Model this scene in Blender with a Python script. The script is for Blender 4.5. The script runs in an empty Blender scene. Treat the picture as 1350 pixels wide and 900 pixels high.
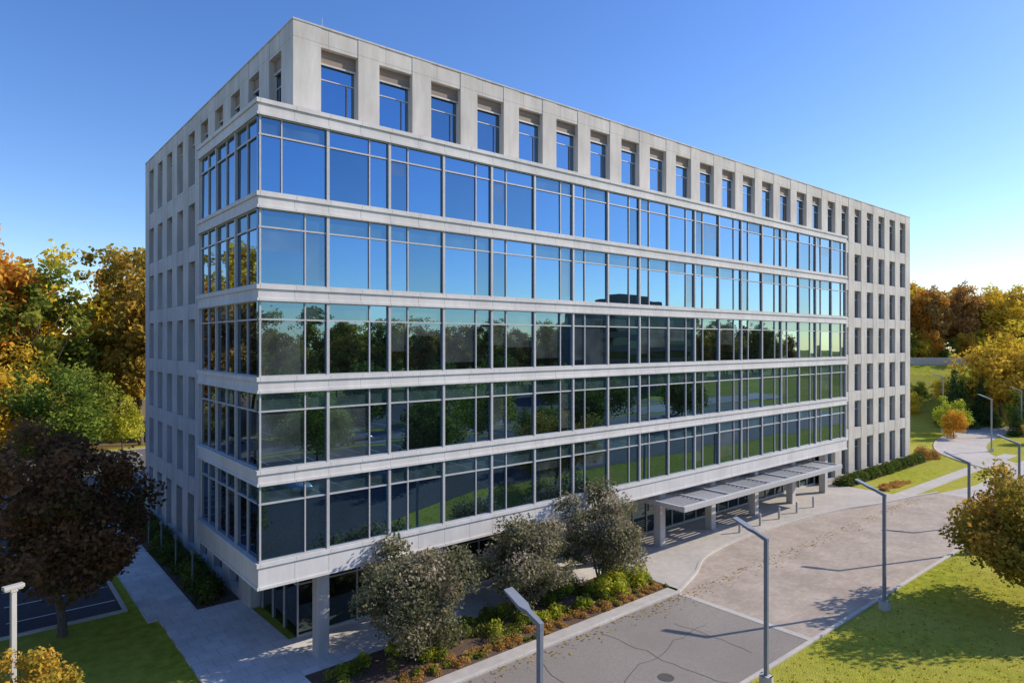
import bpy, math, random
import numpy as np
from mathutils import Vector
random.seed(7); R=np.random.default_rng(11)
S=bpy.context.scene
CAM=(-9.59,-28.48,14.77)
def cw(X,Y):   # survey coords (right, ahead of the drone) -> site coords (along front, into depth)
    return (CAM[0]+.7674*X+.6412*Y, CAM[1]-.6412*X+.7674*Y)
# ------------------------------------------------------------------ materials
def newmat(n):
    m=bpy.data.materials.new(n); m.use_nodes=True
    nt=m.node_tree; b=nt.nodes['Principled BSDF']; return m,nt,b
def nd(nt,t,**k):
    n=nt.nodes.new(t)
    for a,v in k.items():
        if a.startswith('i_'): n.inputs[a[2:].replace('_',' ')].default_value=v
        else: setattr(n,a,v)
    return n
def ramp(nt,cols):
    r=nd(nt,'ShaderNodeValToRGB'); e=r.color_ramp.elements
    while len(e)<len(cols): e.new(.5)
    for i,(p,c) in enumerate(cols):
        e[i].position=p; e[i].color=(*c,1)
    return r
def noisy(name,c1,c2,scale=3,rough=.85,detail=8,scl=(1,1,1),bump=.15,bscale=40,c3=None,big=.08,spec=.3,bdist=.02):
    m,nt,b=newmat(name); L=nt.links
    tc=nd(nt,'ShaderNodeTexCoord'); mp=nd(nt,'ShaderNodeMapping'); mp.inputs['Scale'].default_value=scl
    L.new(tc.outputs['Object'],mp.inputs[0])
    n=nd(nt,'ShaderNodeTexNoise',i_Scale=scale,i_Detail=detail,i_Roughness=.65); L.new(mp.outputs[0],n.inputs['Vector'])
    r=ramp(nt,[(.3,c1),(.7,c2)]); L.new(n.outputs[0],r.inputs[0])
    col=r.outputs[0]
    n2=nd(nt,'ShaderNodeTexNoise',i_Scale=big,i_Detail=5.0); L.new(tc.outputs['Object'],n2.inputs['Vector'])
    mx=nd(nt,'ShaderNodeMix',data_type='RGBA'); r2=ramp(nt,[(.38,(0,0,0)),(.62,(1,1,1))]); L.new(n2.outputs[0],r2.inputs[0])
    L.new(r2.outputs[0],mx.inputs[0]); L.new(col,mx.inputs[6])
    if c3:
        r3=ramp(nt,[(.3,tuple(x*.8 for x in c3)),(.7,c3)]); L.new(n.outputs[0],r3.inputs[0]); L.new(r3.outputs[0],mx.inputs[7])
    else: 
        r3=ramp(nt,[(.3,tuple(x*.88 for x in c1)),(.7,tuple(x*.88 for x in c2))]); L.new(n.outputs[0],r3.inputs[0]); L.new(r3.outputs[0],mx.inputs[7])
    L.new(mx.outputs[2],b.inputs['Base Color'])
    b.inputs['Roughness'].default_value=rough; b.inputs['Specular IOR Level'].default_value=spec
    nb=nd(nt,'ShaderNodeTexNoise',i_Scale=bscale,i_Detail=4.0); L.new(tc.outputs['Object'],nb.inputs['Vector'])
    bp=nd(nt,'ShaderNodeBump',i_Strength=bump,i_Distance=bdist); L.new(nb.outputs[0],bp.inputs['Height']); L.new(bp.outputs[0],b.inputs['Normal'])
    return m,nt,b,mx
def concrete(name,c1,c2,joint=None,jz=None):
    m,nt,b,mx=noisy(name,c1,c2,scale=1.6,scl=(1.2,1.2,.22),bump=.12,bscale=30,big=.35)
    L=nt.links
    if joint:
        tc=nd(nt,'ShaderNodeTexCoord'); sx=nd(nt,'ShaderNodeSeparateXYZ'); L.new(tc.outputs['Object'],sx.inputs[0])
        a=nd(nt,'ShaderNodeMath',operation='ADD'); L.new(sx.outputs[0],a.inputs[0]); L.new(sx.outputs[1],a.inputs[1])
        def line(src,per,off,w):
            o=nd(nt,'ShaderNodeMath',operation='ADD'); L.new(src,o.inputs[0]); o.inputs[1].default_value=off
            d=nd(nt,'ShaderNodeMath',operation='MODULO'); L.new(o.outputs[0],d.inputs[0]); d.inputs[1].default_value=per
            l=nd(nt,'ShaderNodeMath',operation='LESS_THAN'); L.new(d.outputs[0],l.inputs[0]); l.inputs[1].default_value=w
            return l.outputs[0]
        l1=line(a.outputs[0],joint,100*joint,.025)
        f=l1
        if jz:
            l2=line(sx.outputs[2],jz[0],jz[1],.025); mm=nd(nt,'ShaderNodeMath',operation='MAXIMUM'); L.new(l1,mm.inputs[0]); L.new(l2,mm.inputs[1]); f=mm.outputs[0]
        m2=nd(nt,'ShaderNodeMix',data_type='RGBA'); sc=nd(nt,'ShaderNodeMath',operation='MULTIPLY'); L.new(f,sc.inputs[0]); sc.inputs[1].default_value=.5
        L.new(sc.outputs[0],m2.inputs[0]); L.new(mx.outputs[2],m2.inputs[6]); m2.inputs[7].default_value=(.12,.12,.12,1)
        L.new(m2.outputs[2],b.inputs['Base Color'])
    return m
M={}
M['precast']=concrete('precast_concrete',(.53,.495,.44),(.71,.665,.60),3.2,(4.0,2.6))
M['spandrel']=concrete('white_spandrel_panel',(.67,.645,.605),(.79,.76,.72),1.6)
M['conc']=concrete('column_concrete',(.52,.49,.45),(.64,.61,.57))
M['walk']=noisy('sidewalk_concrete',(.48,.44,.385),(.60,.555,.495),scale=2,bump=.2,big=.3)[0]
M['kerb']=noisy('kerb_concrete',(.52,.485,.43),(.65,.61,.55),scale=4,bump=.2,big=.3)[0]
M['asphalt']=noisy('asphalt',(.25,.22,.19),(.38,.34,.295),scale=9,detail=12,bump=.35,bscale=60,c3=(.30,.265,.23),big=.15)[0]
M['asphalt_dark']=noisy('dark_asphalt',(.06,.06,.062),(.095,.095,.098),scale=6,bump=.35,bscale=60)[0]
M['asphalt_mid']=noisy('sunlit_asphalt',(.15,.145,.14),(.22,.21,.20),scale=6,bump=.35,bscale=60)[0]  # paler copy of the lot asphalt, sunlight painted into its colour
M['grass']=noisy('grass_lawn',(.19,.22,.016),(.50,.51,.055),scale=1.7,detail=14,bump=.9,bscale=14,c3=(.50,.46,.08),big=.09,rough=1,spec=.05,bdist=.08)[0]
M['mulch']=noisy('bark_mulch',(.08,.05,.035),(.24,.155,.11),scale=14,bump=.9,bscale=25,rough=1,bdist=.05)[0]
M['paint']=noisy('road_paint',(.6,.6,.58),(.8,.8,.78),scale=8)[0]
M['tar']=noisy('crack_sealant',(.09,.085,.08),(.14,.13,.12),scale=8)[0]
M['frame']=noisy('aluminium_mullion',(.50,.49,.47),(.60,.585,.565),scale=5,rough=.45,spec=.5)[0]
M['canopy']=noisy('grey_canopy_metal',(.30,.31,.32),(.38,.39,.40),scale=5,rough=.5,spec=.5)[0]
M['dark']=noisy('dark_backing',(.015,.016,.018),(.03,.03,.03),scale=1)[0]
M['louver']=noisy('bronze_louver',(.22,.16,.115),(.34,.26,.2),scale=1,scl=(.2,.2,14),rough=.6)[0]
M['bark']=noisy('bark',(.08,.06,.045),(.22,.18,.14),scale=6,scl=(3,3,.5),bump=.8,bscale=12)[0]
M['pole']=noisy('painted_grey_metal',(.22,.245,.28),(.27,.29,.32),scale=5,rough=.4,spec=.5)[0]
M['black']=noisy('black_rubber',(.02,.02,.02),(.03,.03,.03))[0]
M['gravel']=noisy('forest_floor',(.12,.08,.03),(.32,.2,.06),scale=2,bump=.9,bscale=8,rough=1)[0]
def pavers(name,c1,c2,mortar,scale,bw=.5,rh=.25):
    m,nt,b=newmat(name); L=nt.links
    tc=nd(nt,'ShaderNodeTexCoord'); br=nd(nt,'ShaderNodeTexBrick')
    L.new(tc.outputs['Object'],br.inputs['Vector']); br.inputs['Scale'].default_value=scale
    br.inputs['Color1'].default_value=(*c1,1); br.inputs['Color2'].default_value=(*c2,1); br.inputs['Mortar'].default_value=(*mortar,1)
    br.inputs['Mortar Size'].default_value=.012; br.inputs['Brick Width'].default_value=bw; br.inputs['Row Height'].default_value=rh
    n=nd(nt,'ShaderNodeTexNoise',i_Scale=.35,i_Detail=8.0,i_Roughness=.7); L.new(tc.outputs['Object'],n.inputs['Vector'])
    r=ramp(nt,[(.35,(.74,.72,.70)),(.68,(1.08,1.07,1.05))]); L.new(n.outputs[0],r.inputs[0])
    mx=nd(nt,'ShaderNodeMix',data_type='RGBA',blend_type='MULTIPLY'); mx.inputs[0].default_value=1
    L.new(br.outputs[0],mx.inputs[6]); L.new(r.outputs[0],mx.inputs[7]); L.new(mx.outputs[2],b.inputs['Base Color'])
    b.inputs['Roughness'].default_value=.85
    return m
M['paver']=pavers('tan_brick_pavers',(.46,.375,.305),(.53,.45,.375),(.38,.32,.27),1.2)
M['terrace']=pavers('grey_terrace_pavers',(.72,.69,.65),(.79,.765,.73),(.42,.40,.38),1.0,.9,.9)
def glass(name,tint,body,mixd,rough=.006):
    m,nt,b=newmat(name); L=nt.links
    b.inputs['Base Color'].default_value=(*tint,1); b.inputs['Metallic'].default_value=1; b.inputs['Roughness'].default_value=rough
    d=nd(nt,'ShaderNodeBsdfDiffuse'); 
    tc=nd(nt,'ShaderNodeTexCoord'); n=nd(nt,'ShaderNodeTexNoise',i_Scale=.9,i_Detail=3.0); L.new(tc.outputs['Object'],n.inputs['Vector'])
    r=ramp(nt,[(.35,tuple(x*.5 for x in body)),(.65,body)]); L.new(n.outputs[0],r.inputs[0]); L.new(r.outputs[0],d.inputs['Color'])
    n2=nd(nt,'ShaderNodeTexNoise',i_Scale=.5,i_Detail=1.0); L.new(tc.outputs['Object'],n2.inputs['Vector'])
    bp=nd(nt,'ShaderNodeBump',i_Strength=.14,i_Distance=.02); L.new(n2.outputs[0],bp.inputs['Height']); L.new(bp.outputs[0],b.inputs['Normal'])
    ms=nd(nt,'ShaderNodeMixShader'); ms.inputs[0].default_value=mixd
    L.new(b.outputs[0],ms.inputs[1]); L.new(d.outputs[0],ms.inputs[2]); L.new(ms.outputs[0],nt.nodes['Material Output'].inputs[0])
    return m
M['g0']=glass('reflective_glass',(.18,.33,.50),(.04,.05,.05),.12)
M['g1']=glass('reflective_glass_dim',(.14,.26,.39),(.04,.05,.05),.15)
M['g2']=glass('reflective_glass_blind',(.16,.27,.39),(.18,.21,.21),.30)
M['gt']=glass('transom_glass',(.15,.28,.41),(.13,.21,.22),.33)
M['gl']=glass('lobby_glass',(.14,.19,.2),(.02,.03,.03),.3)
def leafmat(name,cols,trans=.4,hue=.03,gain=1.45):
    m,nt,b=newmat(name); L=nt.links; nt.nodes.remove(b)
    at=nd(nt,'ShaderNodeAttribute',attribute_name='tint'); r=ramp(nt,[(i/(len(cols)-1),tuple(min(x*gain,.9) for x in c)) for i,c in enumerate(cols)])
    L.new(at.outputs['Fac'],r.inputs[0])
    oi=nd(nt,'ShaderNodeObjectInfo'); hs=nd(nt,'ShaderNodeHueSaturation'); L.new(r.outputs[0],hs.inputs['Color'])
    mr=nd(nt,'ShaderNodeMapRange'); L.new(oi.outputs['Random'],mr.inputs[0]); mr.inputs[3].default_value=.5-hue; mr.inputs[4].default_value=.5+hue; L.new(mr.outputs[0],hs.inputs['Hue'])
    d=nd(nt,'ShaderNodeBsdfDiffuse'); t=nd(nt,'ShaderNodeBsdfTranslucent'); L.new(hs.outputs[0],d.inputs[0]); L.new(hs.outputs[0],t.inputs[0])
    ms=nd(nt,'ShaderNodeMixShader'); ms.inputs[0].default_value=trans; L.new(d.outputs[0],ms.inputs[1]); L.new(t.outputs[0],ms.inputs[2])
    L.new(ms.outputs[0],nt.nodes['Material Output'].inputs[0]); return m
LM=dict(
 orange=leafmat('orange_leaves',[(.22,.11,.02),(.50,.27,.035),(.62,.40,.07)],hue=.015),
 gold=leafmat('golden_leaves',[(.27,.19,.02),(.52,.38,.04),(.64,.49,.08)],hue=.015),
 olive=leafmat('olive_leaves',[(.13,.12,.02),(.33,.25,.04),(.52,.36,.05)],hue=.02),
 green=leafmat('green_leaves',[(.05,.08,.015),(.14,.18,.03),(.28,.29,.05)],hue=.015),
 rust=leafmat('rust_leaves',[(.20,.11,.035),(.38,.24,.07),(.52,.34,.11)],hue=.015),
 maroon=leafmat('maroon_leaves',[(.055,.06,.02),(.16,.075,.04),(.27,.14,.06)],hue=.01),
 crape=leafmat('crape_myrtle_leaves',[(.05,.055,.025),(.17,.165,.09),(.42,.33,.25)],hue=.01),
 conifer=leafmat('conifer_needles',[(.02,.045,.015),(.06,.10,.03),(.11,.16,.05)],hue=.01),
 turn=leafmat('turning_leaves',[(.13,.13,.02),(.33,.25,.04),(.55,.31,.05)],hue=.01),
 hedge=leafmat('hedge_leaves',[(.03,.05,.015),(.08,.11,.025),(.17,.19,.05)],hue=.01),
 ygreen=leafmat('yellow_green_leaves',[(.14,.17,.02),(.33,.36,.04),(.5,.5,.07)],hue=.015))
# ------------------------------------------------------------------ mesh helpers
def mkmesh(name,V,F,mats,midx=None,tint=None,smooth=False):
    V=np.asarray(V,dtype=np.float32); F=np.asarray(F,dtype=np.int32)
    me=bpy.data.meshes.new(name); me.vertices.add(len(V)); me.vertices.foreach_set('co',V.ravel())
    me.loops.add(F.size); me.loops.foreach_set('vertex_index',F.ravel())
    me.polygons.add(len(F)); me.polygons.foreach_set('loop_start',np.arange(0,F.size,4,dtype=np.int32))
    for m in mats: me.materials.append(m)
    if midx is not None: me.polygons.foreach_set('material_index',np.asarray(midx,dtype=np.int32))
    if tint is not None:
        a=me.attributes.new('tint','FLOAT','FACE'); a.data.foreach_set('value',np.asarray(tint,dtype=np.float32))
    me.update(calc_edges=True)
    if smooth: me.shade_smooth()
    else: me.shade_flat()
    return me
def obj(name,data=None,parent=None,loc=(0,0,0),rot=0,sc=1):
    o=bpy.data.objects.new(name,data); S.collection.objects.link(o); o.location=loc; o.rotation_euler=(0,0,rot)
    o.scale=(sc,sc,sc) if not isinstance(sc,tuple) else sc
    if parent: o.parent=parent
    return o
class Acc:
    def __init__(s): s.V=[]; s.F=[]
    def box(s,x0,x1,y0,y1,z0,z1):
        n=len(s.V); s.V+=[(x0,y0,z0),(x1,y0,z0),(x1,y1,z0),(x0,y1,z0),(x0,y0,z1),(x1,y0,z1),(x1,y1,z1),(x0,y1,z1)]
        s.F+=[(n,n+3,n+2,n+1),(n+4,n+5,n+6,n+7),(n,n+1,n+5,n+4),(n+1,n+2,n+6,n+5),(n+2,n+3,n+7,n+6),(n+3,n,n+4,n+7)]
    def quad(s,a,b,c,d):
        n=len(s.V); s.V+=[a,b,c,d]; s.F.append((n,n+1,n+2,n+3))
    def tube(s,pts,rads,k=8):
        base=len(s.V); pts=[Vector(p) for p in pts]
        for i,p in enumerate(pts):
            d=(pts[min(i+1,len(pts)-1)]-pts[max(i-1,0)]).normalized()
            a=d.cross(Vector((0.3,1,0.1))).normalized(); b=d.cross(a)
            for j in range(k):
                t=2*math.pi*j/k; s.V.append(tuple(p+(a*math.cos(t)+b*math.sin(t))*rads[i]))
        for i in range(len(pts)-1):
            for j in range(k):
                q=base+i*k; s.F.append((q+j,q+(j+1)%k,q+k+(j+1)%k,q+k+j))
    def make(s,name,mat,parent=None,bevel=0,smooth=False):
        if not s.F: return None
        o=obj(name,mkmesh(name,s.V,s.F,[mat],smooth=smooth),parent)
        if bevel:
            b=o.modifiers.new('b','BEVEL'); b.width=bevel; b.segments=2; b.limit_method='ANGLE'
        return o
def poly(name,pts,z,mat,thick=0,parent=None):
    n=len(pts); V=[(x,y,z) for x,y in pts]; F=[tuple(range(n))]
    if thick:
        V+=[(x,y,z-thick) for x,y in pts]
        F+=[(i,i+n,(i+1)%n+n,(i+1)%n) for i in range(n)]
    me=bpy.data.meshes.new(name); me.from_pydata(V,[],F); me.materials.append(mat)
    me.update(); 
    if me.polygons[0].normal.z<0: me.flip_normals()
    return obj(name,me,parent)
def smoothpath(pts,k=8):
    out=[]; P=[pts[0]]+list(pts)+[pts[-1]]
    for i in range(1,len(P)-2):
        for j in range(k):
            t=j/k; a,b,c,d=[np.array(q,float) for q in P[i-1:i+3]]
            out.append(tuple(.5*((2*b)+(-a+c)*t+(2*a-5*b+4*c-d)*t*t+(-a+3*b-3*c+d)*t**3)))
    out.append(tuple(pts[-1])); return out
def ribbon(name,path,w0,w1,z0,z1,mat,parent=None):
    A=Acc(); n=len(path); Lf=[];Rt=[]
    for i,(x,y) in enumerate(path):
        a=path[max(i-1,0)]; b=path[min(i+1,n-1)]; d=np.array([b[0]-a[0],b[1]-a[1]]); d/=np.linalg.norm(d); nn=np.array([-d[1],d[0]])
        Lf.append((x+nn[0]*w0,y+nn[1]*w0)); Rt.append((x+nn[0]*w1,y+nn[1]*w1))
    for i in range(n-1):
        l0,l1,r0,r1=Lf[i],Lf[i+1],Rt[i],Rt[i+1]
        A.quad((*r0,z1),(*r1,z1),(*l1,z1),(*l0,z1)) if w1<w0 else A.quad((*l0,z1),(*l1,z1),(*r1,z1),(*r0,z1))
        if z1-z0>.05:
            A.quad((*l0,z0),(*l1,z0),(*l1,z1),(*l0,z1)); A.quad((*r1,z0),(*r0,z0),(*r0,z1),(*r1,z1))
    return A.make(name,mat,parent)
# ------------------------------------------------------------------ foliage
def leafquads(P,size,flat=0.0):
    N=len(P); n=R.normal(size=(N,3)); n[:,2]=np.abs(n[:,2])+flat; n/=np.linalg.norm(n,axis=1)[:,None]
    r=R.normal(size=(N,3)); a=np.cross(n,r); a/=np.linalg.norm(a,axis=1)[:,None]; b=np.cross(n,a)
    s=np.asarray(size)[:,None]; a=a*s; b=b*s*.6
    V=np.stack([P-a,P-b,P+a,P+b],1).reshape(-1,3); F=np.arange(4*N).reshape(-1,4); return V,F
def tree_mesh(name,h,r,base,nc,nl,ls,leaf,shape='round',stems=1,trunk=.25,clump=.24,seed=0,fill=.45):
    rg=np.random.default_rng(seed+100); A=Acc()
    cz=(h+base)/2; rz=(h-base)/2; C=[];CR=[]
    while len(C)<nc:
        d=rg.normal(size=3); d/=np.linalg.norm(d); q=fill+(1-fill)*rg.random()**.6
        lump=1+.22*math.sin(3*math.atan2(d[1],d[0])+seed)+.15*math.sin(5*d[2]+seed*2)
        p=d*q*.86*lump
        if shape=='cone':
            zz=rg.random()**1.4; rr=(1-zz)*.95+.04; th=rg.random()*6.283; q2=math.sqrt(rg.random())
            C.append((r*rr*q2*math.cos(th),r*rr*q2*math.sin(th),base+(h-base)*zz*.97)); CR.append(clump*r*(.4+.8*rr)); continue
        if shape=='oval' and p[2]<-.2: p[:2]*=.85
        C.append((p[0]*r,p[1]*r,cz+p[2]*rz)); CR.append(clump*r*(.55+.9*rg.random()))
    C=np.array(C);CR=np.array(CR)
    for k in range(stems):
        th=6.283*k/max(stems,1)+seed; o=0.15*(stems>1)
        bx,by=o*math.cos(th),o*math.sin(th)
        top=(r*.35*(stems>1)*math.cos(th)+rg.normal()*.05*r, r*.35*(stems>1)*math.sin(th)+rg.normal()*.05*r, cz+rz*(.75 if shape=='cone' else .35))
        mid=tuple((np.array((bx,by,0))+np.array(top))/2+np.array([rg.normal()*.04*h*.4,rg.normal()*.04*h*.4,0]))
        A.tube([(bx,by,-.2),(bx*1.1,by*1.1,base*.5),mid,top],[trunk*1.25,trunk,trunk*.65,trunk*.2])
        for i in rg.choice(nc,size=min(nc,26//stems),replace=False):
            c=C[i]; f=rg.uniform(.25,.9)*.9; st=np.array((bx,by,base*.8))*(1-f)+np.array(top)*f
            if c[2]<st[2]-1 and shape!='cone': st[2]=max(c[2]-.5,base*.6)
            mm=(st+c)/2+np.array([0,0,.05*h*rg.normal()*.5])
            A.tube([tuple(st),tuple(mm),tuple(c)],[trunk*.35,trunk*.2,trunk*.06],5)
    w=CR**2; cnt=rg.choice(nc,size=nl,p=w/w.sum())
    d=rg.normal(size=(nl,3)); d/=np.linalg.norm(d,axis=1)[:,None]; q=rg.random(nl)**.45
    P=C[cnt]+d*(q*CR[cnt]*1.15)[:,None]*np.array([1,1,.8])
    P+=rg.normal(size=P.shape)*ls*.8; P[:,2]=np.maximum(P[:,2],.15)
    ct=rg.random(nc); tint=np.clip(.55*ct[cnt]+.45*rg.random(nl)+.15*d[:,2],0,1)
    V,F=leafquads(P,ls*(.6+.8*rg.random(nl)),.2)
    n0=len(A.V); V=np.vstack([np.array(A.V),V]); F2=np.vstack([np.array(A.F),F+n0])
    mi=np.concatenate([np.zeros(len(A.F)),np.ones(nl)]); tt=np.concatenate([np.zeros(len(A.F)),tint])
    return mkmesh(name,V,F2,[M['bark'],LM[leaf]],mi,tt)
def mounds(name,items,leaf,parent=None,ls=.06,per=260,flat=.3):
    Vs=[];T=[]
    for x,y,z,r,h in items:
        n=int(per*(r/.5)**2)+20; d=R.normal(size=(n,3)); d/=np.linalg.norm(d,axis=1)[:,None]; d[:,2]=np.abs(d[:,2])
        q=(.55+.5*R.random(n))[:,None]; P=np.array([x,y,z])+d*q*np.array([r,r,h]); Vs.append(P); T.append(np.clip(R.random()*.5+R.random(n)*.6-.05,0,1))
    P=np.vstack(Vs); V,F=leafquads(P,ls*(.6+.8*R.random(len(P))),flat)
    return obj(name,mkmesh(name,V,F,[LM[leaf]],None,np.concatenate(T)),parent)
# ------------------------------------------------------------------ BUILDING
B=obj('office_building')
LEN=57.6; BAY=3.2
sp=Acc(); lip=Acc(); mul=Acc(); thin=Acc(); backing=Acc()
G={k:Acc() for k in ('g0','g1','g2','gt')}
for k in range(6):
    top=5.2+4*k; bot=top-(.65 if k else 1.1)
    sp.box(0,LEN,0,2.19,bot,top); sp.box(0,2.39,2.19,9.4,bot,top)
    for z0,z1,p in ((top-.16,top+.03,.07),(bot-.02,bot+.10,.045)):
        lip.box(-p,LEN+p,-p,0,z0,z1); lip.box(-p,0,0,9.4+p,z0,z1)
backing.box(.35,LEN-.2,.4,2.6,5,25); backing.box(.35,2.39,.4,9.2,5,25)  # added dark boxes behind the panes, blocking light and standing in for unlit rooms
def pane(axis,a0,a1,z0,z1,key,off):
    tl=[R.normal()*.0026 for _ in range(2)]
    if key=='g2': # blind drawn part of the way down
        h=random.uniform(.2,1.0); zs=z1-(z1-z0)*h; parts=[(z0,zs,'g1'),(zs,z1,'g2')] if h<.9 else [(z0,z1,'g2')]
    else: parts=[(z0,z1,key)]
    def d(a,z): return off+(a-(a0+a1)/2)*tl[0]+(z-(z0+z1)/2)*tl[1]
    for q0,q1,kk in parts:
        if axis=='x': G[kk].quad(*[(a,d(a,z),z) for a,z in ((a0,q0),(a1,q0),(a1,q1),(a0,q1))])
        else: G[kk].quad(*[(d(a,z),a,z) for a,z in ((a1,q0),(a0,q0),(a0,q1),(a1,q1))])
def pick(k=4): 
    q=random.random()
    if k<3: return 'g0' if q<.2 else ('g1' if q<.76 else 'g2')  # lower floors take more dim tint, darker reflections put into the glass colour
    return 'g0' if q<.6 else ('g1' if q<.92 else 'g2')
for k in range(5):
    z0=5.23+4*k; z1=8.55+4*k; zt=z0+2.5
    for i in range(18):
        a=i*BAY; b=a+BAY
        third = (1/3 if i%2==0 else 2/3)
        if i==0 and k<4: third=2/3
        m_=a+BAY*third
        for p0,p1 in ((a,m_),(m_,b)):
            pane('x',p0,p1,z0,zt,pick(k),.16); pane('x',p0,p1,zt,z1,'gt' if random.random()<(.9 if k<4 else .35) else 'g0',.16)
        thin.box(m_-.03,m_+.03,.09,.155,z0,z1)
        if i: mul.box(a-.065,a+.065,.03,.15,z0-.02,z1-.01)
    thin.box(.06,LEN-.02,.08,.15,zt-.035,zt+.035); thin.box(.06,LEN-.02,.05,.15,z0-.02,z0+.06); thin.box(.06,LEN-.02,.05,.15,z1-.06,z1-.011)
    for i in range(3):
        a=.16+i*3.08; b=a+3.08; m_=(a+b)/2
        for p0,p1 in ((a,m_),(m_,b)):
            pane('y',p0,p1,z0,zt,pick(k),.16); pane('y',p0,p1,zt,z1,'gt' if random.random()<.5 else 'g0',.16)
        thin.box(.09,.155,m_-.03,m_+.03,z0,z1); mul.box(.03,.15,b-.055,b+.055,z0-.02,z1-.01)
    thin.box(.08,.15,.16,9.35,zt-.035,zt+.035); thin.box(.05,.15,.16,9.35,z0-.02,z0+.06); thin.box(.05,.15,.16,9.35,z1-.06,z1-.011)
    mul.box(.09,.17,.09,.17,z0-.02,z1-.01)
    mul.box(LEN-.15,LEN,.02,.3,z0-.02,z1-.01)
    sp.box(LEN-.14,LEN-.01,.3,2.19,z0,z1); sp.box(.12,2.39,9.27,9.39,z0,z1)
X0,X1,Y0,Y1,H=2.4,80.8,2.2,35.8,30.2
wall=Acc(); spn=Acc(); lou=Acc(); wfr=Acc(); wg={k:Acc() for k in ('g0','g1','g2')}
rows=[(.5,4.15)]+[(5.3+4*k,8.3+4*k) for k in range(5)]+[(25.5,29.25)]
D=.55
def facade(axis,cs,w,lo,hi,plane,rowsel,z0,ztop):
    def bx(acc,a0,a1,d0,d1,q0,q1):
        if axis=='x': acc.box(a0,a1,plane+d0,plane+d1,q0,q1)
        else: acc.box(plane+d0,plane+d1,a0,a1,q0,q1)
    edges=[lo]
    for c in cs: edges+= [c-w/2,c+w/2]
    edges.append(hi)
    for i in range(0,len(edges),2): bx(wall,edges[i],edges[i+1],0,D,z0,ztop)
    for c in cs:
        prev=z0
        for (a,b) in rowsel:
            bx(spn,c-w/2,c+w/2,.02,D,prev,a)
            bx(wfr,c-w/2,c+w/2,.03,.3,a,a+.07)
            hd=b
            if b>29: 
                hd=b-.72; bx(lou,c-w/2,c+w/2,.30,D,hd,b)
                bx(wfr,c-w/2,c+w/2,.24,.3,hd-.03,hd+.05)
            else:
                bx(lou,c-w/2,c+w/2,.30,D,b-.25,b); hd=b-.25
            key=random.choice(['g0','g0','g1','g2' if random.random()<.3 else 'g1']); tl=R.normal()*.003
            if axis=='x': wg[key].quad((c-w/2,plane+.4-tl,a),(c+w/2,plane+.4+tl,a),(c+w/2,plane+.4+tl,hd),(c-w/2,plane+.4-tl,hd))
            else: wg[key].quad((plane+.4-tl,c+w/2,a),(plane+.4+tl,c-w/2,a),(plane+.4+tl,c-w/2,hd),(plane+.4-tl,c+w/2,hd))
            bx(wfr,c-w/2,c-w/2+.06,.33,.39,a,hd); bx(wfr,c+w/2-.06,c+w/2,.33,.39,a,hd)
            bx(wfr,c-w/2+.06,c+w/2-.06,.35,.39,hd-.75,hd-.70)
            bx(lou,c+w/2-.5,c+w/2-.46,.35,.39,a,hd-.75)
            prev=b
        bx(spn,c-w/2,c+w/2,.02,D,prev,ztop)
facade('x',[4.8+3.2*i for i in range(17)],2.0,X0,57.6,Y0,[rows[-1]],25.0,H)
facade('x',[59.2+3.2*i for i in range(7)],1.75,57.6,X1,Y0,rows,0,H)
facade('y',[4.6+3.2*i for i in range(10)],1.7,Y0+D,Y1,X0,rows[1:],4.1,H)
facade('y',[11.2+3.2*i for i in range(8)],1.7,9.0,Y1,X0,rows[:1],0,4.1)
wall.box(X1-.5,X1,Y0+D,Y1,0,H); wall.box(X0+D,X1-.5,Y1-.5,Y1,0,H)
wall.box(X0-.03,X1+.03,Y0-.03,Y0+.55,H,H+.08); wall.box(X0-.03,X0+.55,Y0+.55,Y1,H,H+.08)
backing.box(X0+.6,X1-.6,Y0+.6,Y1-.6,4.6,29.3)
roof=Acc(); roof.box(X0+.5,X1-.5,Y0+.5,Y1-.5,29.4,29.5)
for (x,y,w) in ((4.2,3.0,1),(20,3.1,.5),(3.2,14,.7)): roof.tube([(x,y,29.5),(x,y,29.5+w+.6)],[.03,.015],6)
lob=Acc(); lf=Acc(); 
lob.quad((3,3.2,.1),(57.6,3.2,.1),(57.6,3.2,4.1),(3,3.2,4.1)); lob.quad((3,9,.1),(3,3.2,.1),(3,3.2,4.1),(3,9,4.1))
for i in range(35): lf.box(3+1.6*i-.03,3+1.6*i+.03,3.1,3.19,.1,4.1)
for i in range(1,4): lf.box(2.9,2.99,3.2+1.6*i-.03,3.2+1.6*i+.03,.1,4.1)
lf.box(3,57.5,3.12,3.18,2.7,2.78); lf.box(2.92,2.98,3.2,9,2.7,2.78); lf.box(3,57.5,3.08,3.18,.1,.25)
sof=Acc(); sof.box(2.4,LEN,2.2,9.0,4.12,4.5); sof.box(3.3,57.5,9.0,30,.0,4.1)
col=Acc()
for i in range(9):
    c=3.2+6.4*i; col.box(c-.3,c+.3,.55,1.15,.05,4.1)
col.box(2.4,3.0,8.4,8.99,0,4.1)
for a,n,m in ((sp,'spandrel_bands','spandrel'),(lip,'spandrel_edges','spandrel'),(mul,'bay_mullions','frame'),(thin,'window_mullions','frame'),(backing,'backing_boxes','dark'),
  (wall,'precast_walls','precast'),(spn,'precast_spandrels','precast'),(lou,'window_head_louvers','louver'),(wfr,'window_frames','frame'),(roof,'roof','conc'),
  (lob,'lobby_glazing','gl'),(lf,'lobby_mullions','frame'),(sof,'soffit','conc')): a.make(n,M[m],B)
col.make('columns',M['conc'],B,.03)
for k,a in G.items(): a.make('curtain_wall_'+k,M[k],B)
for k,a in wg.items(): a.make('window_glass_'+k,M[k],B)
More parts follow.
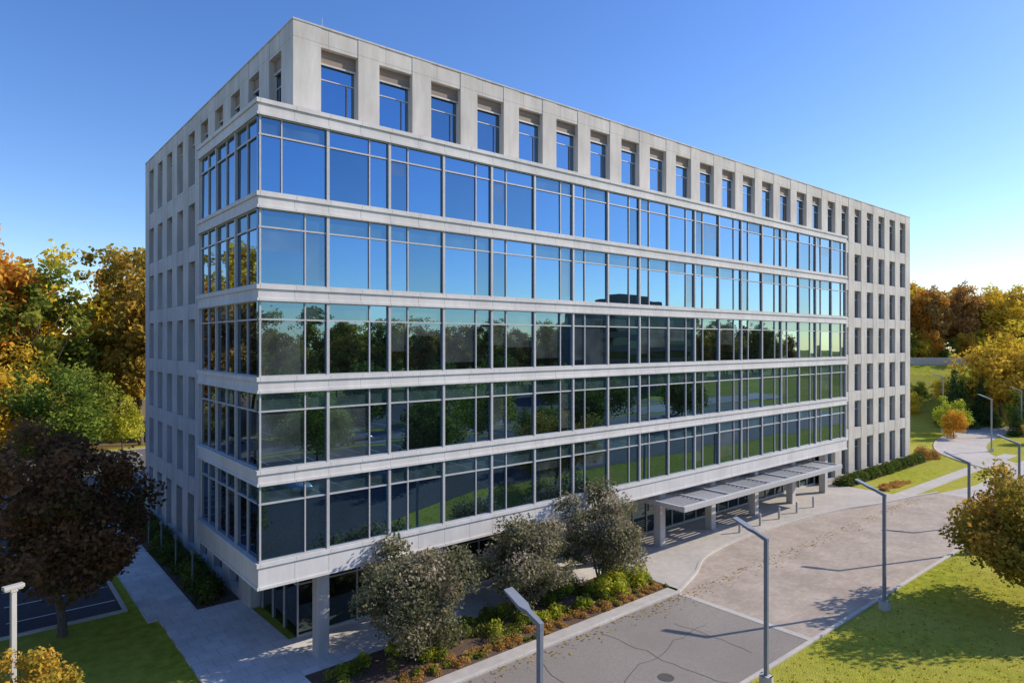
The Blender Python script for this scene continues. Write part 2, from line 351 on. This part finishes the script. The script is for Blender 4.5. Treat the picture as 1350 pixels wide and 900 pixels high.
# entrance canopy
CN=obj('entrance_canopy'); fr=Acc(); pan=Acc(); gl=Acc()
ca,cb,c0,c1=27.5,51.5,-2.2,1.6
fr.box(ca,cb,c0,c0+.25,3.25,3.62); fr.box(ca,cb,c1-.2,c1,3.25,3.62)
n=8
for i in range(n+1):
    x=ca+(cb-ca-.22)*i/n; fr.box(x,x+.22,c0+.25,c1-.2,3.27,3.60)
for i in range(n):
    x=ca+.22+(cb-ca-.22)*i/n; w=(cb-ca-.22)/n-.22
    if i%3==1: pan.box(x,x+w,c0+.25,c1-.2,3.42,3.5)
    else:
        for j in range(9): gl.box(x,x+w,c0+.4+j*.36,c0+.50+j*.36,3.35,3.55)
fr.make('frame',M['frame'],CN,.015); pan.make('roof_panels',M['canopy'],CN); gl.make('louvers',M['canopy'],CN)
# ------------------------------------------------------------------ GROUND
g=Acc(); g.quad((-1200,-1200,0),(1200,-1200,0),(1200,1200,0),(-1200,1200,0)); g.make('ground',M['grass'])
up=smoothpath([(22.5,-5.4),(26,-4.2),(30,-2.6),(38,-2.1),(48,-3.0),(54,-4.5),(60,-5.6),(63,-6.4)])
poly('asphalt_road',[(-70,-13.2),(22.5,-13.2),(22.5,-5.4),(-70,-5.4)],.02,M['asphalt'])
poly('paver_drive',[(22.5,-13.2),(63,-13.2)]+up[::-1],.024,M['paver'])
poly('road_band',[(22.3,-13.15),(22.7,-13.15),(22.7,-5.45),(22.3,-5.45)],.03,M['kerb'])
poly('access_road',[(63,-13.2),(160,-13.2),(160,-7),(84,-7),(70,-7.6),(63,-6.4)],.02,M['walk'])
side=smoothpath([(82,-9),(87,-4),(93,0),(105,3),(125,4),(170,3)])
ribbon('side_road',side,3,-3,0.0,.028,M['walk'])
ribbon('kerb_side',side,3.0,3.15,0,.12,M['kerb'])
# sealed cracks wandering over the asphalt
rc=random.Random(4)
for j,(x,y,a,nn) in enumerate(((4,-9.4,.05,30),(9,-12.6,1.2,12),(15,-6.0,-1.4,13),(19,-12,1.7,8))):
    pth=[(x,y)]
    for i in range(nn):
        a2=a+rc.uniform(-.45,.45); pth.append((pth[-1][0]+.55*math.cos(a2),pth[-1][1]+.55*math.sin(a2)))
    ribbon('sealed_crack',pth,.018,-.018,0,.026,M['tar'])
mh=Acc(); mh.tube([(14,-10.8,.0),(14,-10.8,.030),(14,-10.8,.031)],[.36,.36,.01],24); mh.make('manhole_cover',M['tar'])
A=Acc(); A.box(-70,150,-13.4,-13.2,0,.13); A.make('kerb',M['kerb'],None,.02)
A=Acc(); A.box(-70,22.5,-5.4,-5.22,0,.14); A.make('kerb',M['kerb'],None,.02)
ribbon('kerb',up,0,.18,0,.14,M['kerb'])
A=Acc(); A.box(-70,22.5,-5.22,-4.55,0,.11); A.make('bed_edging_path',M['walk'])
poly('planting_bed',[(1.8,-4.55),(23,-4.55),(23,-.6),(1.8,-.6)],.09,M['mulch'])
poly('terrace',[(-1.8,-4.55),(1.8,-4.55),(1.8,-.6),(23,-.6),(23,3.3),(2.6,3.3),(2.4,10),(-1.8,10)],.10,M['terrace'],.1)
upi=[(x,y+.18) for x,y in up if x<59]
poly('entrance_pavement',[(22.8,3.3)]+[(22.8,-5.2)]+upi[1:]+[(59,3.3)],.105,M['walk'])
poly('sidewalk',[(59,-5.2),(95,-5.6),(95,-4.1),(59,-3.7)],.05,M['walk'],.05)
poly('sidewalk',[(-2.3,10.02),(.1,10.02),(.1,40),(-2.3,40)],.10,M['terrace'],.1)
poly('building_bed',[(.12,10.02),(2.4,10.02),(2.4,36),(.12,36)],.06,M['mulch'])
poly('building_bed',[(59.05,.3),(81,.3),(81,2.2),(59.05,2.2)],.06,M['mulch'])
poly('parking_lot',[(-70,12.6),(-3,12.6),(-3,38),(-70,38)],.02,M['asphalt_dark'])
poly('parking_lot',[(-70,38),(-3,38),(60,41),(60,73),(-70,73)],.02,M['asphalt_mid'])
A=Acc(); A.box(-70,-3,12.42,12.6,0,.13); A.box(-3,-2.82,12.42,38,0,.13); A.box(-70,60,73,73.2,0,.13); A.make('kerb',M['kerb'])
A=Acc()
for k in range(9): A.box(-8,-3.1,14.6+2.7*k,14.72+2.7*k,.021,.026)
for k in range(28):
    A.box(-30+2.7*k,-29.88+2.7*k,50,55,.021,.026); A.box(-30+2.7*k,-29.88+2.7*k,67,72,.021,.026)
A.make('parking_markings',M['paint'])
poly('forest_floor',[(-90,76.2),(90,76.2),(120,160),(-120,160)],.03,M['gravel'])
# opposite side of the drive
poly('asphalt_road',[(-120,-68),(160,-68),(160,-57),(-120,-57)],.02,M['asphalt'])
poly('parking_lot',[(-60,-55),(130,-55),(130,-23.5),(30,-23.5),(10,-16),(-60,-16)],.02,M['asphalt_dark'])
poly('parking_lot',[(-60,-110),(125,-110),(125,-72),(-60,-72)],.02,M['asphalt_dark'])
A=Acc(); A.box(-120,160,-57,-56.8,0,.13); A.box(-120,160,-68.2,-68,0,.13); A.make('kerb',M['kerb'])
A=Acc()
for k in range(30): A.box(-110+9*k,-107+9*k,-62.56,-62.44,.021,.026)
for k in range(36): A.box(12+3*k,12.12+3*k,-80,-74,.021,.026); A.box(12+3*k,12.12+3*k,-55,-50,.021,.026); A.box(-40+3*k,-39.88+3*k,-37,-32,.021,.026)
A.make('road_markings',M['paint'])
def cwz(X,Y,z): return (*cw(X,Y),z)
E=Acc(); prof=[(112,0),(118,2.2),(127,8.3),(132,10.0),(145,10.6),(240,10.8)]
xs=list(range(40,300,10))
def hh(X,z): return z*min(1,max(0,(X-40)/20))-.05
for i in range(len(xs)-1):
    for j in range(len(prof)-1):
        (y0,z0),(y1,z1)=prof[j],prof[j+1]; a,b=xs[i],xs[i+1]
        E.quad(cwz(a,y0,hh(a,z0)),cwz(b,y0,hh(b,z0)),cwz(b,y1,hh(b,z1)),cwz(a,y1,hh(a,z1)))
E.make('grass_hill',M['grass'])
p=[cw(x,133) for x in range(64,260,4)]
W=obj('highway_barrier_wall'); 
ribbon('wall',p,-.15,.15,9.8,11.5,M['kerb'],W)
# ------------------------------------------------------------------ lamps
def street_lamp(x,y,h=6.3,rot=0,z=0):
    L=obj('street_lamp',None,None,(x,y,z),rot); a=Acc(); a.tube([(0,0,0),(0,0,.05),(0,0,.5)],[.30,.30,.28],16)
    a.quad((-.2,-.2,.5),(.2,-.2,.5),(.2,.2,.5),(-.2,.2,.5)); a.make('base',M['conc'],L,smooth=True)
    a=Acc(); a.box(-.08,.08,-.08,.08,.5,h); a.make('pole',M['pole'],L,.015)
    V=[];dy,dz=1.5,.62
    for t,w,hh_ in ((-.06,.08,.09),(.35,.09,.07),(.5,.19,.06),(1,.17,.035)):
        yy=dy*t; zz=h+dz*t
        V+=[(-w,yy,zz-hh_),(w,yy,zz-hh_),(w,yy,zz+hh_),(-w,yy,zz+hh_)]
    F=[(0,1,2,3)]+[(4*i+j,4*i+4+j,4*i+4+(j+1)%4,4*i+(j+1)%4) for i in range(3) for j in range(4)]+[(15,14,13,12)]
    obj('luminaire_arm',mkmesh('luminaire_arm',V,F,[M['pole']]),L)
for t in (3.6,16.7,29.3,44,57): street_lamp(t,-14.0)
street_lamp(96,-2.5,7); street_lamp(118,-1,7); street_lamp(*cw(70,106),9)
LL=obj('post_lamp',None,None,(*cw(-19.1,25),0),.3); a=Acc(); a.box(-.09,.09,-.09,.09,0,5.2); a.make('post',M['conc'],LL,.02)
a=Acc(); a.box(-.34,.34,-.14,.14,5.32,5.46); a.box(-.12,.12,-.12,.12,5.2,5.32); a.box(-.3,-.125,-.11,.11,5.26,5.319);a.box(.125,.3,-.11,.11,5.26,5.319); a.make('lamp_head',M['conc'],LL,.02)
for s in (13,17,21,25,29): 
    b=obj('light_bollard',None,None,(.6,s,0)); a=Acc(); a.tube([(0,0,0),(0,0,2.3)],[.05,.05],10); a.tube([(0,0,2.3),(0,0,2.32),(0,0,2.5),(0,0,2.55)],[.05,.12,.12,.01],12); a.make('post',M['pole'],b)
for x in (36,39,42,45,48):
    b=obj('bollard',None,None,(x,-1.2,.1)); a=Acc(); a.tube([(0,0,0),(0,0,.9),(0,0,.94),(0,0,.95)],[.09,.09,.06,.001],12); a.make('post',M['frame'],b,smooth=True)
# ------------------------------------------------------------------ cars
def car(x,y,rot,colr):
    c=obj('parked_car',None,None,(x,y,0),rot)
    m,nt,b=newmat('car_paint'); b.inputs['Base Color'].default_value=(*colr,1); b.inputs['Roughness'].default_value=.25; b.inputs['Coat Weight'].default_value=.6
    sec=[(-2.25,.45,.75,.80),(-2.1,.32,.95,.86),(-1.2,.25,1.0,.9),(-.6,.25,1.02,.9),(.9,.25,.98,.9),(1.7,.28,.9,.88),(2.2,.35,.75,.8),(2.3,.45,.6,.7)]
    V=[];F=[]
    for X,z0,z1,w in sec: V+=[(X,-w,z0),(X,w,z0),(X,w*1.02,z0*.4+z1*.6),(X,w*.9,z1),(X,-w*.9,z1),(X,-w*1.02,z0*.4+z1*.6)]
    for i in range(len(sec)-1):
        for j in range(6): F.append((6*i+j,6*i+(j+1)%6,6*i+6+(j+1)%6,6*i+6+j))
    F+=[(0,5,2,1),(5,4,3,2)]; q=6*(len(sec)-1); F+=[(q,q+1,q+2,q+5),(q+5,q+2,q+3,q+4)]
    me=mkmesh('body',V,F,[m],smooth=True); obj('body',me,c)
    V=[(-1.9,-.8,.95),(1.1,-.8,.95),(1.1,.8,.95),(-1.9,.8,.95),(-1.35,-.62,1.42),(.25,-.62,1.42),(.25,.62,1.42),(-1.35,.62,1.42)]
    F=[(0,1,5,4),(1,2,6,5),(2,3,7,6),(3,0,4,7),(4,5,6,7),(0,3,2,1)]
    o=obj('windows',mkmesh('windows',V,F,[M['gl']]),c)
    a=Acc(); a.box(-1.33,.23,-.6,.6,1.425,1.47); a.make('roof',m,c,.02)
    for wx in (-1.4,1.4):
        for wy in (-.82,.82):
            a=Acc(); a.tube([(wx,wy-.11,.33),(wx,wy-.1,.33),(wx,wy+.1,.33),(wx,wy+.11,.33)],[.01,.33,.33,.01],18); a.make('wheel',M['black'],c)
car(35,-60.5,0,(.75,.75,.75)); car(13.5,-77,1.57,(.05,.08,.2)); car(43.5,-77,1.57,(.3,.02,.02)); car(64.5,-77,-1.57,(.2,.2,.2)); car(-20,70,1.57,(.5,.5,.5)); car(15.5,-34.5,1.57,(.7,.7,.7)); car(24.5,-34.5,1.57,(.1,.1,.12))
OB=obj('neighbouring_office_building'); w=Acc(); gg=Acc()
w.box(128,176,-112,-98.2,0,24); w.box(140,160,-110,-100,24,28)
for k in range(6):
    gg.box(129,175,-98.2,-98.1,1.5+4*k,3.6+4*k)
w.make('walls',M['louver'],OB); gg.make('windows',M['gl'],OB)
# ------------------------------------------------------------------ near trees
def tree(name,xy,rot,mesh): 
    e=obj(name,None,None,(*xy,0)); obj('trunk_and_crown',mesh,e,(0,0,0),rot); return e
for i,(x,y,h,r) in enumerate(((6.4,-2.1,5.5,2.7),(13.9,-1.9,5.3,2.8),(19.8,-1.7,5.7,2.75))):
    tree('crape_myrtle_tree',(x,y),i*2.,tree_mesh('crape%d'%i,h,r,.8,90,27000,.08,'crape',stems=5,trunk=.07,clump=.24,seed=i+3,fill=.25))
tree('maroon_maple_tree',cw(-22.6,32.8),.4,tree_mesh('maple',10.8,4.3,1.6,80,26000,.14,'maroon',trunk=.2,clump=.20,seed=21,fill=.3))
tree('small_shrub_tree',cw(-17.6,24),.4,tree_mesh('smt',3.6,1.4,.6,30,5000,.08,'turn',trunk=.05,clump=.3,seed=25,fill=.2,stems=3))
tree('turning_maple_tree',cw(29.6,36.6),.9,tree_mesh('maple2',7.6,4.5,1.1,90,28000,.13,'turn',trunk=.16,clump=.21,seed=33,fill=.3))
PR={}
for i,(k,shape,leaf,r,ba) in enumerate((('o1','oval','orange',5.5,3),('o2','round','gold',6,3),('o3','oval','olive',5.5,3),('o4','round','green',6,2),('o5','oval','rust',5.2,3),('o6','round','olive',6.5,2),('o7','oval','gold',5,2))):
    PR[k]=tree_mesh('forest_tree_'+k,24,r,ba,80,7500,.33,leaf,shape,trunk=.3,clump=.21,seed=50+i,fill=.35)
PR['c1']=tree_mesh('conifer',12,3.2,.5,90,7000,.18,'conifer','cone',trunk=.18,clump=.3,seed=70)
PR['m1']=tree_mesh('mid_green',9,3.8,1.2,55,6500,.18,'green',trunk=.15,clump=.25,seed=71)
PR['m2']=tree_mesh('mid_orange',9,3.6,1.2,55,6500,.18,'orange',trunk=.15,clump=.25,seed=72)
PR['m3']=tree_mesh('mid_yellow',9,3.8,1.2,55,6500,.18,'gold',trunk=.15,clump=.25,seed=73)
PR['m4']=tree_mesh('mid_yg',9,3.8,1.2,55,6500,.18,'ygreen',trunk=.15,clump=.25,seed=74)
def forest(name,pts,keys,hr,z=0,b=24):
    e=obj(name)
    for (x,y) in pts:
        k=random.choice(keys); h=random.uniform(*hr)/b; w=h*random.uniform(.85,1.2)
        obj('tree',PR[k],e,(x,y,z),random.random()*6.28,(w,w,h))
def grid(x0,x1,y0,y1,dx,dy,j=2.2): return [(x+random.uniform(-j,j),y+random.uniform(-j,j)) for x in np.arange(x0,x1,dx) for y in np.arange(y0,y1,dy)]
forest('autumn_forest',grid(-60,36,79,102,7.5,9.5),['o1','o6','o2','o3','o5','o3','o2','o7','o4','o1'],(24,33))
forest('autumn_forest',grid(-100,-66,-60,76,11,11),['o1','o3','o5','o6','o6','o3'],(22,29))
forest('autumn_forest',grid(-90,290,-145,-122,11,11),['o3','o6','o5','o4','o4','o2'],(17,24))
pts=[cw(X+random.uniform(-2,2),Y+random.uniform(-2,2)) for X in np.arange(76,170,5.5) for Y in (143,151,160,170)]
forest('autumn_forest',pts,['o1','o2','o2','o5','o3','o7','o5'],(16.5,21.5),9.0)
pts=[cw(X+random.uniform(-1,1),Y+random.uniform(-.6,.6)) for X in np.arange(74,150,3.6) for Y in (137.5,)]
forest('forest_understory',pts,['m2','m3','m2','m1'],(5.5,9),9.9,9)
pts=[cw(X+random.uniform(-1,1),Y+random.uniform(-1,1)) for X in np.arange(-80,-50,4.6) for Y in (88,)]
forest('forest_understory',pts,['m2','m3','m4','m1','m3'],(6,10),0,9)
pts=[cw(X+random.uniform(-1.5,1.5),Y+random.uniform(-1,1)) for X in np.arange(72,130,3.4) for Y in (121,)]
forest('hillside_shrubs',pts,['m1','m4','c1','m1','m3','m2'],(3.5,6.5),3.6,9)
def single(name,k,X,Y,h,base,z=0):
    e=obj(name,None,None,(*cw(X,Y),z)); s=h/base; obj('trunk_and_crown',PR[k],e,(0,0,0),random.random()*6,(s,s,s))
for X,Y,k,h in ((-61,80,'m3',13),(-55,84,'m1',11),(-70,79,'m2',15),(-62,70,'m3',8),(-50.5,72,'m1',12)):
    single('parking_tree',k,X,Y,h,9)
for X,Y,k,h,b in ((76,112,'c1',10.5,12),(82,114,'c1',9,12),(86,108,'m1',7,9),(70,104,'m4',6,9),(67,99,'m2',4.5,9),(79,102,'c1',5,12),(87,116,'m3',15,9),(92,118,'m3',17,9),(75,94,'m2',3.5,9),(71.5,118,'m3',6,9),(92,106,'m1',6,9),(83,106,'m1',5,9)):
    single('evergreen_tree' if k=='c1' else 'roadside_tree',k,X,Y,h,b)
for i,(x,y,h) in enumerate(((8,-40,9),(22,-44,10),(34,-38,9),(48,-46,11),(62,-40,9),(76,-48,10),(28,-70,11),(55,-71,11),(90,-42,10),(2,-72,12),(-30,-48,10),(-38,5,12),(-40,28,13),(-32,-20,11),(42,-71,11),(15,-71,12),(70,-71,12),(85,-71,10),(14,-55,9),(100,-50,11),(-2,-20,6),(6,-21,5.5),(-12,-19,6),(30,-32,8),(44,-30,7))):
    e=obj('lawn_tree',None,None,(x,y,0)); s=h/9; obj('trunk_and_crown',PR[random.choice(['m1','m1','m1','m4'])],e,(0,0,0),random.random()*6,(s,s,s))  # unseen trees, some added to darken what the lower glass reflects
# ------------------------------------------------------------------ planting
gold=[];rust=[];grn=[]
for i in range(75):
    x=random.uniform(2.2,22.6); y=random.uniform(-3.4,-.9); (grn if random.random()<.7 else gold).append((x,y,.08,random.uniform(.3,.6),random.uniform(.35,.75)))
for i in range(150):
    x=random.uniform(2.2,22.6); y=random.uniform(-4.4,-3.5); (rust if random.random()<.75 else grn).append((x,y,.08,random.uniform(.15,.32),random.uniform(.15,.3)))
for i in range(9): gold.append((random.uniform(18.5,22.3),random.uniform(-3.6,-1.4),.08,random.uniform(.5,.8),random.uniform(.7,1.1)))
mounds('green_shrubs',grn,'green'); mounds('golden_grasses',gold,'ygreen',ls=.09); mounds('rust_groundcover',rust,'rust',ls=.045,per=400)
hd=[(58.8+.45*i,1.0+random.uniform(-.15,.15),.05,random.uniform(.6,.75),random.uniform(.95,1.15)) for i in range(50)]
mounds('hedge',hd,'hedge',ls=.08,per=330)
mounds('hedge',[(1.2+random.uniform(-.4,.4),10.8+.4*i,.05,random.uniform(.5,.8),random.uniform(.8,1.4)) for i in range(62)],'hedge',ls=.08,per=300)
mounds('red_shrubs',[(82.5,1.4,0,1.1,1.7),(84,0.6,0,.8,1.2)],'rust',ls=.08,per=400)
mounds('flower_border',[(60+random.random()*6,-1.6-random.random()*1.2,0,random.uniform(.2,.4),.3) for i in range(30)],'rust',ls=.06)
n=6000; P=np.stack([R.uniform(5,70,n),R.uniform(-26,-13.6,n),np.full(n,.03)],1)
n2=900; P2=np.stack([R.uniform(-3,60,n2),-5.45-np.abs(R.normal(size=n2))*.6,np.full(n2,.04)],1); P=np.vstack([P,P2]); n+=n2
V,F=leafquads(P,.04+.05*R.random(n),3); obj('fallen_leaves',mkmesh('fallen_leaves',V,F,[LM['turn']],None,R.random(n)))
# ------------------------------------------------------------------ light, sky, camera
EL=math.radians(29); hx,hy=.926,-.378
w=bpy.data.worlds.new('World'); S.world=w; w.use_nodes=True; nt=w.node_tree
sk=nt.nodes.new('ShaderNodeTexSky'); sk.sky_type='NISHITA'; sk.sun_disc=False; sk.sun_elevation=EL; sk.sun_rotation=math.atan2(hx,hy)
sk.air_density=1.0; sk.dust_density=.3; sk.ozone_density=3.5; sk.altitude=50
hs=nt.nodes.new('ShaderNodeHueSaturation'); hs.inputs['Hue'].default_value=.513; hs.inputs['Saturation'].default_value=1.2; hs.inputs['Value'].default_value=1.35
bg=nt.nodes['Background']; bg.inputs[1].default_value=.15; nt.links.new(sk.outputs[0],hs.inputs['Color']); nt.links.new(hs.outputs[0],bg.inputs[0])
sd=Vector((hx*math.cos(EL),hy*math.cos(EL),math.sin(EL)))
l=bpy.data.lights.new('sun','SUN'); l.energy=5; l.angle=math.radians(.5); l.color=(1,.90,.76)
so=obj('sun',l,None,(0,0,60)); so.rotation_euler=sd.to_track_quat('Z','Y').to_euler()
cd=bpy.data.cameras.new('camera'); co=obj('camera',cd,None,CAM); co.rotation_euler=(math.radians(90),0,math.radians(-39.88))
cd.lens=22.95; cd.sensor_width=36; cd.clip_end=4000; cd.clip_start=.1
S.camera=co
S.view_settings.view_transform='Standard'; S.view_settings.look='None'; S.view_settings.exposure=0
